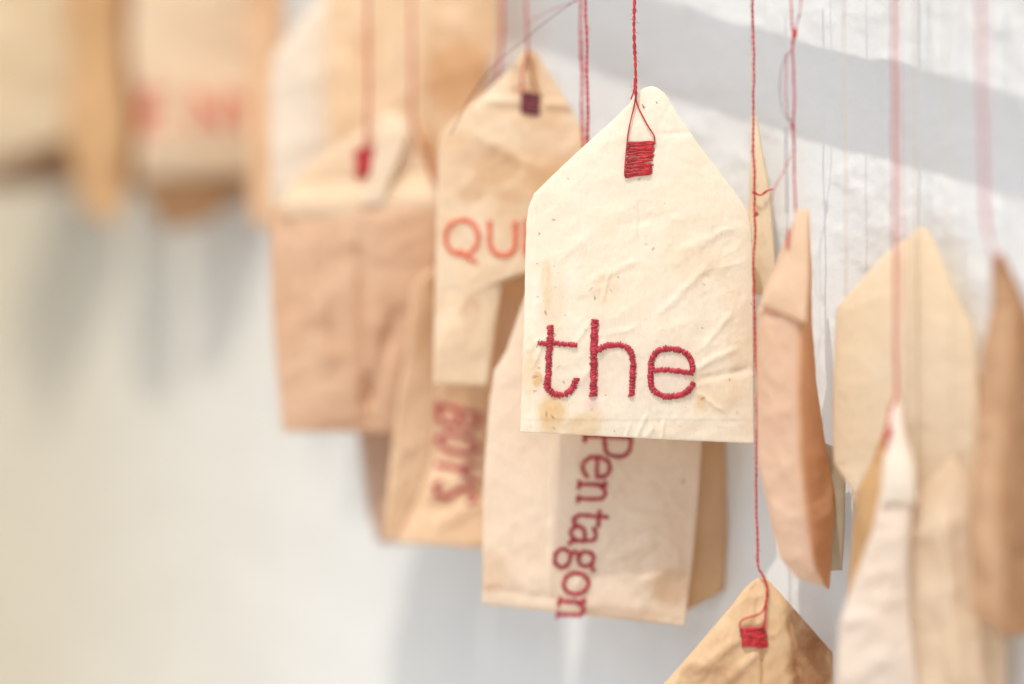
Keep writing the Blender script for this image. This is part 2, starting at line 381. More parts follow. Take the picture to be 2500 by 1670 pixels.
def satin(polys, surf, w, sp=4.2, seed=0, r=3.3, lift=.00022, corner=True):
    """satin stitches across each pixel polyline [(x,y)...]; returns tube paths"""
    rng = np.random.RandomState(seed); out = []
    for pl in polys:
        ww = w
        if isinstance(pl, tuple): pl, ww = pl
        a = spline(np.array([[x, y, 0] for x, y in pl], float), 1.0)[:, :2]
        L_ = np.concatenate([[0], np.cumsum(np.linalg.norm(np.diff(a, axis=0), axis=1))])
        n = max(3, int(L_[-1]/sp)); ss = np.linspace(0, L_[-1], n)
        for j, s in enumerate(ss):
            c = np.array([np.interp(s, L_, a[:, 0]), np.interp(s, L_, a[:, 1])])
            e = 3; t = np.array([np.interp(s+e, L_, a[:, 0])-np.interp(s-e, L_, a[:, 0]), np.interp(s+e, L_, a[:, 1])-np.interp(s-e, L_, a[:, 1])])
            t /= np.linalg.norm(t)+1e-9; nn = np.array([-t[1], t[0]])
            til = rng.normal(0, .16)+(.22 if j % 2 else -.1); dr = nn*math.cos(til)+t*math.sin(til)
            hw = ww/2*(1+rng.normal(0, .10)); c = c+nn*rng.normal(0, .8)
            d0 = surf(c[0], c[1])
            rr = r*rng.uniform(.85, 1.15)
            up = lift*(1+rng.normal(0, .25))
            ts = np.array([-1, -.8, -.35, .35, .8, 1.]); hs = np.array([-.35, .45, 1, 1, .45, -.35]); rs = np.array([.45, .85, 1, 1, .85, .45])
            pts = [P(c[0]+dr[0]*hw*q, c[1]+dr[1]*hw*q, d0-up*h_) for q, h_ in zip(ts, hs)]
            out.append((np.array(pts), rs*rr*M))
    return out
def stitched(name, polys, surf, parent, w, mat=EMB, seed=0, label=None, sp=4.2, r=3.3, lift=.00022, under=True):
    paths = satin(polys, surf, w, sp, seed, r, lift)
    V, F = tubes(paths, 6)
    o = mesh_obj(name, V, F, mat, parent)
    if label: o['label'] = label
    return o
def patch(name, quad, surf, parent, mat=RED, rows=17, seed=0, label=None, left_dark=.0, r=3.4, lift=.0003):
    """bar of horizontal stitches; quad: TL,TR,BR,BL in px"""
    rng = np.random.RandomState(seed); q = np.array(quad, float); paths = []; so_ = []
    for i in range(rows):
        t = i/(rows-1)
        a = q[0]+(q[3]-q[0])*t; b = q[1]+(q[2]-q[1])*t
        a = a+rng.normal(0, 1.2, 2); b = b+rng.normal(0, 1.6, 2)
        nP = 12; ph = rng.rand()*6; am = rng.uniform(.8, 3.2)
        pts = []
        for k in range(nP):
            s = k/(nP-1); x, y = a+(b-a)*s
            y += am*math.sin(ph+s*rng.uniform(5, 6.5))*math.sin(math.pi*s)
            h_ = (1 if 0 < k < nP-1 else -.3)*(lift+rng.uniform(-.4, .6)*lift*.5)
            pts.append(P(x, y, surf(x, y)-h_))
        rad = r*rng.uniform(.8, 1.15)*M*np.concatenate([[.6], np.ones(nP-2), [.6]])
        paths.append((np.array(pts), rad)); so_ += [np.clip(left_dark*rng.uniform(-.4, 1.3)*(1-s_/(nP-1)*1.3) , 0, 1) for s_ in range(nP) for _ in range(6)]  # stitches darken towards their left ends
    V, F = tubes(paths, 6)
    o = mesh_obj(name, V, F, mat, parent, attrs={'left_dark': np.array(so_)})
    if label: o['label'] = label
    return o

# stroke alphabet: x 0..1, y 0 (baseline) .. 1 (x height or cap height)
G = {
 'P': [[(.12, 0), (.12, 1)], [(0, 1), (.5, 1), (.85, .93), (1, .76), (.95, .56), (.7, .45), (.12, .44)], [(-.08, 0), (.38, 0)]],
 'e': [[(.05, .52), (.95, .54)], [(.95, .54), (.93, .8), (.72, .98), (.45, 1), (.18, .88), (.03, .55), (.1, .22), (.38, 0), (.68, .02), (.95, .18)]],
 'n': [[(.14, 0), (.14, .95)], [(-.04, .97), (.16, .97)], [(.14, .7), (.4, .96), (.66, .98), (.84, .84), (.86, .5), (.86, 0)], [(-.04, 0), (.36, 0)], [(.7, 0), (1.05, 0)]],
 't': [[(.35, 1.32), (.35, .3), (.42, .06), (.62, -.02), (.9, .05), (.98, .18)], [(0, .95), (.95, .97)]],
 'a': [[(.1, .86), (.35, 1), (.66, .97), (.8, .75), (.8, .1), (1.0, 0)], [(.8, .56), (.4, .56), (.1, .42), (.06, .18), (.26, 0), (.56, .04), (.8, .26)]],
 'g': [[(.42, 1), (.16, .9), (.1, .66), (.24, .44), (.5, .38), (.76, .5), (.82, .74), (.7, .94), (.42, 1)], [(.72, .92), (1.05, 1.05)],
       [(.25, .42), (.12, .24), (.3, .1), (.74, .04), (.96, -.16), (.84, -.44), (.46, -.54), (.12, -.44), (.02, -.2), (.22, .04)]],
 'o': [[(.5, 1), (.16, .86), (.02, .5), (.16, .14), (.5, 0), (.84, .14), (.98, .5), (.84, .86), (.5, 1)]],
 'B': [[(.12, 0), (.12, 1)], [(0, 1), (.62, 1), (.86, .88), (.84, .64), (.6, .53), (.12, .52)], [(.6, .53), (.94, .4), (.95, .14), (.66, 0), (0, 0)]],
 'O': [[(.5, 1), (.14, .85), (.02, .5), (.14, .15), (.5, 0), (.86, .15), (.98, .5), (.86, .85), (.5, 1)]],
 'Y': [[(0, 1), (.5, .48)], [(1, 1), (.5, .48), (.5, 0)]],
 'S': [[(.94, .84), (.62, 1), (.26, .97), (.08, .76), (.3, .56), (.72, .44), (.94, .22), (.72, .02), (.32, 0), (.04, .16)]],
 'E': [[(.1, 0), (.1, 1)], [(.1, 1), (1, 1)], [(.1, .5), (.8, .5)], [(.1, 0), (1, 0)]],
 'N': [[(.08, 0), (.08, 1)], [(.08, 1), (.92, 0)], [(.92, 0), (.92, 1)]],
 'Q': [[(.5, 1), (.14, .86), (0, .5), (.14, .14), (.5, 0), (.86, .14), (1, .5), (.86, .86), (.5, 1)], [(.42, .12), (.62, -.06), (.94, -.2)]],
 'U': [[(0, 1), (0, .32), (.16, .05), (.5, -.04), (.84, .05), (1, .32), (1, 1)]],
}
def glyph(ch, o, ax, ay):
    """o: origin px; ax: px vector of letter width; ay: px vector of height"""
    o = np.array(o, float); ax = np.array(ax, float); ay = np.array(ay, float)
    return [[tuple(o+ax*x+ay*y) for x, y in s] for s in G[ch]]

BAGS = 'tea bags hanging on threads in front of the wall'
def bag(label, px, py, d): return thing('tea_bag', label, 'tea bag', P(px, py, d), BAGS)

# ================================================================== 1. the bag that reads "the"
m_the = paper('pale_filter_paper', (250, 242, 222), (246, 230, 196), (232, 192, 122), .6, .22, .52, 1, .85)
b = bag('cream tea bag with the word "the" stitched in red, the sharpest one', 1555, 1080, .61)
D = .6100
L_ = [(1588, 211, D), (1573, 215, D), (1557, 225, D), (1546, 238, D), (1534, 256, D), (1500, 290, D), (1420, 362, D), (1345, 432, D), (1303, 474, D), (1291, 506, D), (1285, 545, D), (1283, 620, D), (1279, 800, D), (1274, 950, D), (1270, 1055, D)]
R_ = [(1593, 211, D), (1605, 215, D), (1620, 226, D), (1631, 240, D), (1640, 256, D), (1668, 300, D), (1716, 368, D), (1772, 440, D), (1808, 488, D), (1826, 520, D), (1834, 556, D), (1837, 640, D), (1838, 800, D), (1840, 960, D), (1841, 1083, D)]
cr = [(1556, 440, 1560, 620, 5, -.00014), (1600, 330, 1700, 326, 7, -.0002), (1640, 250, 1610, 300, 7, -.00014),
      (1690, 905, 1800, 850, 9, .00035), (1690, 930, 1830, 905, 10, -.00035), (1700, 960, 1770, 1010, 6, .0003), (1420, 935, 1480, 830, 9, .00030), (1400, 850, 1440, 790, 8, .00028),
      (1300, 900, 1330, 830, 7, .0003), (1290, 860, 1320, 830, 7, .0003), (1600, 780, 1740, 640, 10, .0003), (1440, 690, 1560, 640, 10, .00025), (1650, 620, 1790, 560, 12, .00022),
      (1550, 1080, 1580, 1010, 6, .00028), (1570, 1085, 1595, 1040, 5, .00024), (1610, 1080, 1625, 1020, 5, .0002), (1530, 1075, 1540, 1030, 4, .0002),
      (1470, 740, 1490, 660, 5, .0002), (1330, 760, 1336, 640, 4, .00016), (1720, 850, 1790, 760, 8, .00022), (1360, 640, 1460, 560, 12, .0002), (1500, 560, 1640, 520, 14, -.0002), (1430, 830, 1560, 800, 9, .0002)]
fp, sf = sheet('front_panel', L_, R_, m_the, b, 200, 260, .0010, .00030, 5, .00022, [c[:5]+(c[5]*(.8 if c[1] < 840 else .95),) for c in cr],
               stains_and_shade=[(1335, 700, 16, 70, .38), (1350, 740, 40, 90, .2), (1345, 1010, 46, 60, .62), (1420, 1040, 60, 50, .42), (1295, 900, 30, 80, .3), (1480, 700, 40, 60, .18), (1690, 640, 90, 60, .14),
                       (1750, 960, 70, 60, .22), (1640, 1050, 90, 24, .14), (1800, 820, 40, 180, .12), (1720, 320, 60, 80, .10), (1712, 980, 14, 20, .5), (1312, 925, 14, 20, .8)],
               dyes=[(1450, 940, 60, 60, .22), (1447, 980, 26, 26, .55), (1540, 930, 70, 60, .16), (1620, 900, 110, 90, .16), (1480, 850, 60, 90, .12), (1350, 930, 80, 60, .1)],
               steps=[('x', 1299, 1305, .00022), ('y', 1022, 1028, -.00010)], wsc=1.7, rsc=.7,
               flecks=[(1363, 667, 5), (1443, 706, 7), (1452, 728, 5), (1491, 709, 5), (1509, 678, 3), (1356, 701, 4), (1313, 725, 3), (1332, 764, 6), (1718, 695, 5), (1307, 920, 8), (1363, 895, 7), (1334, 1011, 9), (1349, 1018, 5),
                       (1352, 1045, 4), (1715, 973, 6), (1799, 1007, 6), (1834, 742, 3), (1603, 252, 3), (1576, 597, 5), (1594, 608, 6), (1760, 570, 4), (1387, 437, 4), (1352, 537, 3), (1429, 806, 3), (1780, 928, 3), (1325, 735, 3),
                       (1380, 770, 3), (1305, 955, 4), (1445, 1000, 4), (1376, 933, 4), (1660, 1040, 3), (1500, 1052, 2)])
TH = [('t', [([(1344, 796), (1342.5, 835), (1340, 870), (1339, 915), (1336, 940), (1347, 958), (1364, 964), (1384, 960), (1400, 945), (1408, 925)], 15), ([(1315, 838), (1345, 838), (1375, 840), (1407, 843)], 11)]),
      ('h', [([(1452, 782), (1450, 870), (1449, 966)], 18), ([(1459, 856), (1475, 846), (1500, 842), (1524, 845), (1540, 858), (1545, 880), (1545, 910), (1543, 940), (1541, 966)], 14)]),
      ('e', [([(1588, 906), (1620, 903), (1660, 907), (1690, 911)], 12), ([(1690, 908), (1690, 888), (1680, 868), (1664, 857), (1640, 852), (1618, 853), (1600, 862), (1591, 880), (1589, 905), (1588, 930), (1593, 950), (1608, 963), (1626, 968), (1650, 967), (1672, 960), (1686, 946), (1692, 934)], 14)])]
for k, (ch, st) in enumerate(TH):
    stitched('embroidered_letter', st, sf, b, 15, EMB, seed=k+3, label='letter %s in red satin stitch' % ch, sp=2.8, r=2.6, lift=.00034)
patch('stitched_square', [(1533, 348), (1598, 346), (1591, 424), (1526, 432)], sf, b, RED, 25, 4, left_dark=.75, r=3.3, lift=.00030, label='block of wavy red stitches that holds the thread')
def zof(x, y, dz=.0006): return sf(x, y)-dz
thread('hanging_thread', [(1545, -420, .6085), (1546, -100, .6085), (1548, 60, .6080), (1549, 130, .6078), (1551, 200, .6078), (1552, 238, .6080)], b, RED, 10.5, 34, 2, 1, fuzz=70, wob=3)
V, F = tubes([(spline([P(1551, 225, .6080), P(1550, 250, zof(1550, 260)), P(1537, 306, zof(1537, 306)), P(1531, 348, zof(1534, 348)), P(1525, 420, zof(1530, 420)), P(1527, 432, zof(1530, 428, .0003))], 6*M), 1.9*M),
              (spline([P(1552, 225, .6080), P(1556, 256, zof(1556, 260)), P(1580, 304, zof(1580, 304)), P(1597, 332, zof(1597, 332)), P(1598, 352, zof(1597, 350, .0004))], 6*M), 1.9*M),
              (spline([P(1549, 190, .6080), P(1547, 222, .6078), P(1540, 243, .6079)], 6*M), np.linspace(2.3, 1.2, 9)[:len(spline([P(1549, 190, .6080), P(1547, 222, .6078), P(1540, 243, .6079)], 6*M))]*M if False else 1.8*M)], 6)
mesh_obj('thread_loop', V, F, RED, b)

# ================================================================== 2. "Pentagon" bag just behind it
m_pen = paper('blush_filter_paper', (243, 223, 196), (234, 207, 172), (206, 164, 116), .6, .24, .62, 2, .25)
b = bag('blush tea bag with "Pentagon" stitched in red, hanging partly behind the bag reading "the"', 1440, 1500, .627)
bk, _ = sheet('back_panel', [(1640, 560, .629), (1690, 900, .6295), (1688, 1100, .630), (1680, 1300, .630), (1660, 1500, .630)], [(1700, 560, .6305), (1762, 900, .6312), (1772, 1120, .6315), (1776, 1300, .6315), (1768, 1440, .6315)],
              paper('tan_filter_paper', (238, 216, 184), (224, 196, 160), None, .6, .46, .7, 3, .1), b, 24, 60, .0008, .0004, 11, label='tan back panel of the open bag')
L_ = [(1400, 560, .6285), (1290, 700, .6285), (1235, 860, .6285), (1207, 905, .6285), (1195, 980, .6285), (1180, 1180, .6285), (1177, 1475, .628)]
R_ = [(1640, 560, .6255), (1700, 760, .6255), (1714, 940, .6255), (1714, 1080, .6255), (1702, 1250, .6255), (1688, 1400, .6255), (1672, 1528, .6255)]
fp, sf = sheet('front_panel', L_, R_, m_pen, b, 120, 170, .0014, .0007, 17, .00022,
               creases=[(1480, 1220, 1570, 1110, 12, .0006), (1550, 1300, 1620, 1290, 9, -.0005), (1480, 1370, 1600, 1320, 12, .0007), (1520, 1250, 1640, 1270, 14, .0006), (1560, 1380, 1620, 1330, 9, -.0004), (1350, 1080, 1340, 1480, 5, .00025),
                        (1200, 1440, 1400, 1470, 9, -.0004), (1400, 1440, 1500, 1300, 14, .0005), (1580, 1200, 1680, 1130, 9, .0004)],
               stains_and_shade=[(1640, 1440, 70, 60, .45), (1200, 1400, 60, 60, .3), (1500, 1500, 160, 30, .3), (1640, 1340, 60, 160, .15), (1668, 1175, 5, 5, .9), (1192, 1434, 14, 6, .8)])
PEN = [('P', (1427, 1058), (0, 54), (112, 4)), ('e', (1424, 1113), (-3, 54), (66, 2)), ('n', (1414, 1176), (-4, 48), (66, 2)), ('t', (1404, 1243), (-4, 42), (62, 4)), ('a', (1395, 1283), (-5, 46), (62, 2)),
       ('g', (1390, 1340), (-6, 48), (62, 4)), ('o', (1378, 1396), (-6, 54), (62, 3)), ('n', (1366, 1461), (-6, 46), (62, 3))]
for k, (ch, o_, ax, ay) in enumerate(PEN):
    stitched('embroidered_letter', glyph(ch, o_, ax, ay), sf, b, 9.5, EMB, seed=20+k, label='letter %s in red stitch' % ch, sp=3.4, r=2.4, lift=.00030)
thread('hanging_thread', [(1414, -420, .626), (1416, 0, .626), (1421, 200, .6262), (1424, 330, .6265), (1440, 520, .627), (1500, 580, .627)], b, RED, 10, 44, 2, 8, wob=4)
thread('hanging_thread', [(1428, -420, .619), (1429, 0, .619), (1431, 100, .619), (1434, 250, .6195), (1440, 400, .622), (1500, 570, .6255)], b, RED, 10, 30, 2, 9, wob=4, fuzz=30)
thread('loose_thread', [(1424, -10, .619), (1400, 5, .620), (1330, 55, .622), (1262, 112, .624), (1215, 152, .626), (1150, 235, .6275), (1100, 330, .628)], b, MAROON, 3, 30, 2, 12, wob=4)
thread('loose_thread', [(1424, 0, .619), (1390, 8, .6225), (1330, 32, .627), (1285, 58, .632)], b, RED, 3.4, 30, 2, 13, wob=2)

# ================================================================== 3. "QU" bag
m_qu = paper('toasted_filter_paper', (244, 222, 186), (226, 182, 126), (204, 150, 88), .8, .24, .65, 4, .15)
b = bag('tan tea bag showing the red letters "QU", partly behind the bag reading "the"', 1180, 935, .636)
d = .636
L_ = [(1278, 122, d), (1262, 150, d), (1236, 178, d), (1180, 230, d), (1110, 290, d), (1077, 325, d), (1069, 360, d), (1067, 480, d), (1064, 640, d), (1060, 800, d), (1058, 938, d)]
R_ = [(1300, 120, d), (1316, 136, d), (1330, 160, d), (1362, 208, d), (1396, 268, d), (1412, 300, .6355), (1440, 360, .635), (1470, 480, .634), (1420, 640, .634), (1230, 668, .635), (1188, 944, .6355)]
fp, sf = sheet('front_panel', L_, R_, m_qu, b, 70, 110, .0012, .0007, 23, .00025,
               creases=[(1180, 248, 1270, 252, 10, .0008), (1250, 160, 1268, 240, 9, -.0009), (1300, 160, 1312, 230, 9, -.0009), (1330, 258, 1400, 262, 10, .0007), (1150, 330, 1320, 420, 16, .0006)],
               stains_and_shade=[(1200, 400, 90, 60, .4), (1340, 420, 80, 90, .35), (1300, 190, 20, 60, .4), (1150, 470, 40, 30, .3), (1260, 480, 60, 30, .35), (1150, 760, 30, 60, .25)])
stitched('embroidered_letter', glyph('Q', (1088, 622), (80, 0), (0, -86)), sf, b, 10, ORANGE, 31, 'letter Q in red stitch', sp=4.5, r=3)
stitched('embroidered_letter', glyph('U', (1196, 620), (62, 0), (0, -78)), sf, b, 11, ORANGE, 32, 'letter U in red stitch', sp=4.5, r=3)
stitched('embroidered_letter', [[(1283, 540), (1283, 622)]], sf, b, 10, ORANGE, 33, 'upright of a letter mostly hidden behind "the" bag', sp=4.5, r=3)
patch('stitched_square', [(1272, 226), (1320, 232), (1316, 278), (1270, 276)], sf, b, MAROON, 18, 6, r=3.6)
thread('hanging_thread', [(1284, -420, .634), (1285, 0, .634), (1288, 70, .634), (1287, 130, .6345), (1275, 180, .635), (1274, 228, .6345)], b, RED, 8, 40, 2, 15)
thread('thread_loop', [(1287, 122, .6345), (1298, 180, .635), (1318, 232, .6345)], b, MAROON, 4, 40, 2, 16)

# ================================================================== 4. "BOYS" bag
m_boy = paper('honey_filter_paper', (242, 212, 170), (226, 184, 134), (202, 152, 96), .7, .32, .65, 5, .1)
b = bag('honey tan tea bag with "BOYS" stitched downwards in red, below "QU"', 1050, 1320, .648)
L_ = [(1060, 655, .650), (1030, 675, .6495), (1008, 705, .649), (998, 790, .6485), (992, 880, .6485), (975, 960, .648), (957, 1100, .647), (946, 1210, .646), (938, 1315, .645)]
R_ = [(1120, 640, .652), (1075, 670, .652), (1062, 710, .6525), (1062, 800, .6525), (1062, 890, .652), (1062, 980, .652), (1050, 1120, .651), (1010, 1230, .649), (968, 1318, .646)]
sheet('side_panel', L_, R_, m_boy, b, 30, 90, .0006, .0007, 31, .00025)
L_ = [(1060, 655, .652), (1062, 850, .652), (1064, 980, .652), (1052, 1120, .6515), (1012, 1230, .6495), (955, 1322, .646)]
R_ = [(1290, 655, .652), (1290, 850, .652), (1290, 980, .6515), (1290, 1120, .650), (1290, 1230, .648), (1290, 1348, .647)]
fp, sf = sheet('front_panel', L_, R_, m_boy, b, 60, 90, .0010, .0008, 37, .00025,
               creases=[(1190, 700, 1200, 1300, 14, -.0012), (1050, 1200, 1190, 1170, 20, .0012), (1060, 1290, 1190, 1230, 20, .001)], stains_and_shade=[(1120, 940, 60, 60, .4)])  # dark blot is the shadow beneath the QU bag, painted on
for k, (ch, o_, ax, ay) in enumerate([('B', (1072, 984), (-2, 46), (96, 24)), ('O', (1072, 1052), (-2, 44), (96, 20)), ('Y', (1066, 1112), (-2, 44), (98, 22)), ('S', (1064, 1172), (-2, 38), (96, 24))]):
    stitched('embroidered_letter', glyph(ch, o_, ax, ay), sf, b, 12, EMB, 41+k, 'letter %s in red stitch' % ch, sp=3.2, r=3.3)
sheet('flap', [(1215, 640, .6455), (1195, 680, .645), (1180, 800, .645), (1170, 900, .6455)], [(1300, 640, .644), (1300, 680, .6435), (1300, 800, .644), (1300, 900, .645)], m_boy, b, 24, 40, .001, .0005, 39)
thread('hanging_thread', [(1223, -420, .644), (1225, 0, .644), (1224, 100, .644), (1216, 180, .645), (1206, 300, .649), (1200, 640, .651)], b, RED, 10, 50, 2, 18)

# ================================================================== 5. sharp front thread and the bag in the bottom corner
m_bot = paper('amber_filter_paper', (232, 196, 144), (208, 160, 104), (160, 108, 66), .85, .2, .6, 6, .35)
b = bag('amber brown tea bag rising into the bottom edge, hung on the long sharp thread', 1860, 1690, .603)
d = .603
L_ = [(1852, 1410, d), (1838, 1418, d), (1815, 1440, d), (1780, 1485, d), (1700, 1580, d), (1620, 1670, d), (1548, 1756, d), (1540, 1800, d), (1534, 2250, d)]
R_ = [(1868, 1410, d), (1880, 1420, d), (1905, 1448, d), (1935, 1482, d), (1990, 1545, d), (2032, 1592, d), (2036, 1740, d), (2040, 1800, d), (2044, 2262, d)]
fp, sf = sheet('front_panel', L_, R_, m_bot, b, 120, 190, .0016, .0009, 43, .00025,
               creases=[(1862, 1580, 1862, 1720, 4, -.0008), (1922, 1470, 1960, 1720, 12, -.0009), (1700, 1640, 1800, 1560, 14, .0007), (1850, 1460, 1845, 1520, 9, -.0004), (1760, 1680, 1850, 1590, 14, .0006)],
               stains_and_shade=[(1980, 1620, 66, 150, .8), (1940, 1520, 24, 60, .6), (1780, 1650, 60, 40, .35), (1700, 1640, 60, 30, .35), (2030, 1600, 16, 30, .6)])
patch('stitched_square', [(1806, 1537), (1870, 1534), (1875, 1578), (1812, 1578)], sf, b, RED, 12, 8, r=3.2, lift=.0004)
thread('hanging_thread', [(1835, -420, .6015), (1836, 0, .6015), (1838, 150, .6015), (1840, 400, .6015), (1841, 640, .6012), (1843, 800, .6012), (1846, 1000, .6012), (1848, 1200, .6012), (1852, 1370, .6012), (1862, 1400, .6014), (1873, 1425, .6014), (1875, 1450, .601), (1868, 1480, .6008)], b, RED, 8, 26, 2, 21, fuzz=60, wob=6)
V, F = tubes([(spline([P(1872, 1440, .6009), P(1870, 1470, .6007), P(1857, 1497, .6004), P(1815, 1512, .6004), P(1806, 1525, .6004), P(1810, 1545, .6004)], 6*M), 2.2*M),
              (spline([P(1874, 1440, .6009), P(1870, 1480, .6006), P(1867, 1540, .6004)], 6*M), 2.2*M),
              (spline([P(1811, 1538, .6004), P(1840, 1536, .6004), P(1862, 1530, .6004), P(1867, 1515, .6004)], 6*M), 2.0*M)], 6)
mesh_obj('thread_loop', V, F, RED, b)
V, F = tubes([(np.array([P(1843, 517, .6010), P(1847, 519, .6008), P(1849, 524, .6008), P(1846, 527, .6010)]), np.array([2.5, 4, 4, 2])*M)], 7)
mesh_obj('thread_knot', V, F, RED, b)

# ================================================================== 6. bag behind the right edge of "the"
b = bag('pale cream tea bag whose right edge peeps out behind the "the" bag', 1850, 720, .617)
sheet('front_panel', [(1836, 285, .6185), (1836, 330, .6185), (1830, 500, .6195), (1790, 720, .6195)], [(1846, 285, .6175), (1858, 350, .617), (1880, 480, .6165), (1897, 720, .616)],
      paper('pale_filter_paper_b', (244, 228, 196), (236, 212, 166), None, .5, .25, .65, 7, 0), b, 40, 60, .0008, .0004, 47)
thread('hanging_thread', [(1832, -420, .6165), (1834, 0, .6165), (1836, 200, .6165), (1842, 280, .6165)], b, CREAMY, 4, 30, 2, 25)
thread('thread_loop', [(1838, 468, .6155), (1855, 477, .615), (1872, 466, .615), (1886, 462, .615)], b, RED, 9, 30, 2, 26)

# ================================================================== 7. narrow turned bag right of the sharp thread
m_n1 = paper('pinkish_filter_paper', (242, 214, 184), (234, 200, 162), None, .6, .42, .65, 8, .05)
m_n2 = paper('rust_shade_paper', (238, 200, 158), (222, 176, 132), None, .7, .42, .65, 9, .05)  # orange-brown shading of the edge-on side put into the paper colour
b = bag('narrow pinkish tea bag turned edge on, right of the long sharp red thread', 1960, 1430, 0.5920)
sheet('front_panel', [(1940, 540, 0.5950), (1905, 620, 0.5950), (1870, 700, 0.5950), (1850, 760, 0.5950), (1848, 960, 0.5950), (1852, 1130, 0.5950), (1880, 1260, 0.5940), (1905, 1360, 0.5930), (1945, 1410, 0.5920)],
      [(1958, 520, 0.5940), (1962, 620, 0.5920), (1962, 720, 0.5910), (1955, 800, 0.5900), (1952, 960, 0.5890), (1956, 1130, 0.5890), (1970, 1260, 0.5890), (1985, 1360, 0.5900), (2010, 1430, 0.5910)], m_n1, b, 40, 110, .0014, .0010, 53)
sheet('side_panel', [(1955, 520, 0.5935), (1960, 640, 0.5915), (1954, 780, 0.5895), (1950, 940, 0.5885), (1955, 1100, 0.5885), (1966, 1260, 0.5890), (1990, 1400, 0.5900)],
      [(1972, 515, 0.6010), (1974, 640, 0.6010), (1976, 780, 0.6010), (1988, 930, 0.6020), (2014, 1100, 0.6030), (2034, 1200, 0.6030), (2024, 1438, 0.6010)], m_n2, b, 26, 100, .0009, .0009, 59)
sheet('flap', [(1944, 512, 0.5935), (1930, 590, 0.5925), (1895, 660, 0.5920), (1852, 742, 0.5920)], [(1976, 512, 0.5930), (1976, 600, 0.5905), (1976, 680, 0.5890), (1968, 790, 0.5875)],
      paper('apricot_filter_paper', (238, 208, 170), (228, 190, 146), None, .6, .3, .65, 10, .05), b, 30, 50, .0008, .0006, 61, label='folded top flap')
thread('hanging_thread', [(1930, -420, 0.5950), (1931, 0, 0.5950), (1936, 90, 0.5950), (1936, 130, 0.5950), (1940, 220, 0.5950), (1937, 290, 0.5950), (1938, 340, 0.5950), (1939, 420, 0.5950), (1941, 520, 0.5940)], b, RED, 7, 30, 2, 27, wob=4)
thread('hanging_thread', [(1956, -420, 0.5950), (1955, 0, 0.5950), (1951, 40, 0.5950), (1943, 80, 0.5950), (1935, 120, 0.5950), (1921, 140, 0.5950), (1919, 220, 0.5950), (1924, 280, 0.5950), (1936, 310, 0.5950), (1940, 420, 0.5950)], b, RED, 4.5, 30, 2, 28, wob=3)
thread('loose_thread', [(1922, 130, 0.5950), (1908, 170, 0.5950), (1904, 220, 0.5950), (1912, 270, 0.5950), (1930, 305, 0.5950), (1938, 330, 0.5950)], b, MAROON, 2.4, 30, 2, 29, wob=2)
thread('loose_thread', [(1930, 380, 0.5950), (1912, 420, 0.5950), (1890, 460, 0.5950), (1882, 492, 0.5950)], b, RED, 3.6, 30, 2, 30, wob=2)
thread('loose_thread', [(1920, 310, 0.5950), (1918, 400, 0.5950), (1921, 460, 0.5950), (1922, 520, 0.5950)], b, MAROON, 2.4, 30, 2, 31, wob=3)
thread('thread_loop', [(1926, 560, 0.5920), (1922, 590, 0.5915), (1924, 606, 0.5910)], b, RED, 9, 30, 2, 32)
thread('thread_knot', [(1940, 70, 0.5950), (1942, 80, 0.5950), (1940, 92, 0.5950)], b, RED, 14, 30, 2, 33)

# ================================================================== 8. big cream bag lying near the wall
m_r2 = paper('wheat_filter_paper', (248, 234, 206), (238, 218, 180), None, .5, .38, .65, 11, .05)
b = bag('broad wheat coloured tea bag hanging flat near the wall on the right', 2220, 1260, 0.5890)
L_ = [(2245, 555, 0.5870), (2215, 580, 0.5880), (2160, 620, 0.5900), (2090, 700, 0.5930), (2044, 752, 0.5950), (2038, 850, 0.5955), (2033, 1000, 0.5960), (2036, 1130, 0.5960), (2080, 1196, 0.5930), (2100, 1300, 0.5930)]
R_ = [(2262, 555, 0.5860), (2280, 590, 0.5850), (2310, 660, 0.5830), (2340, 730, 0.5810), (2375, 800, 0.5790), (2385, 900, 0.5785), (2390, 1020, 0.5780), (2390, 1130, 0.5780), (2390, 1220, 0.5780), (2390, 1320, 0.5780)]
sheet('front_panel', L_, R_, m_r2, b, 100, 110, .0007, .00035, 67, .00025, creases=[(2238, 600, 2240, 1200, 4, -.0006)])
thread('hanging_thread', [(2233, -420, .583), (2234, 0, .583), (2236, 300, .583), (2238, 540, .583), (2240, 700, .5835), (2241, 1180, .583)], b, CREAMY, 5, 30, 2, 35)

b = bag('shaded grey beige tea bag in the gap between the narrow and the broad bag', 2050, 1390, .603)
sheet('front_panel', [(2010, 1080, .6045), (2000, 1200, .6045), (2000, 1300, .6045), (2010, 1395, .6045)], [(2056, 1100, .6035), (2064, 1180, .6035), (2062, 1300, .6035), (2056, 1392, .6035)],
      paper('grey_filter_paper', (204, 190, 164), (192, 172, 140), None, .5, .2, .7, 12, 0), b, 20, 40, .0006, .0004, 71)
thread('hanging_thread', [(2062, -420, .592), (2061, 0, .592), (2062, 300, .592), (2066, 700, .594), (2050, 1100, .602)], b, CREAMY, 5, 30, 2, 36, wob=3)

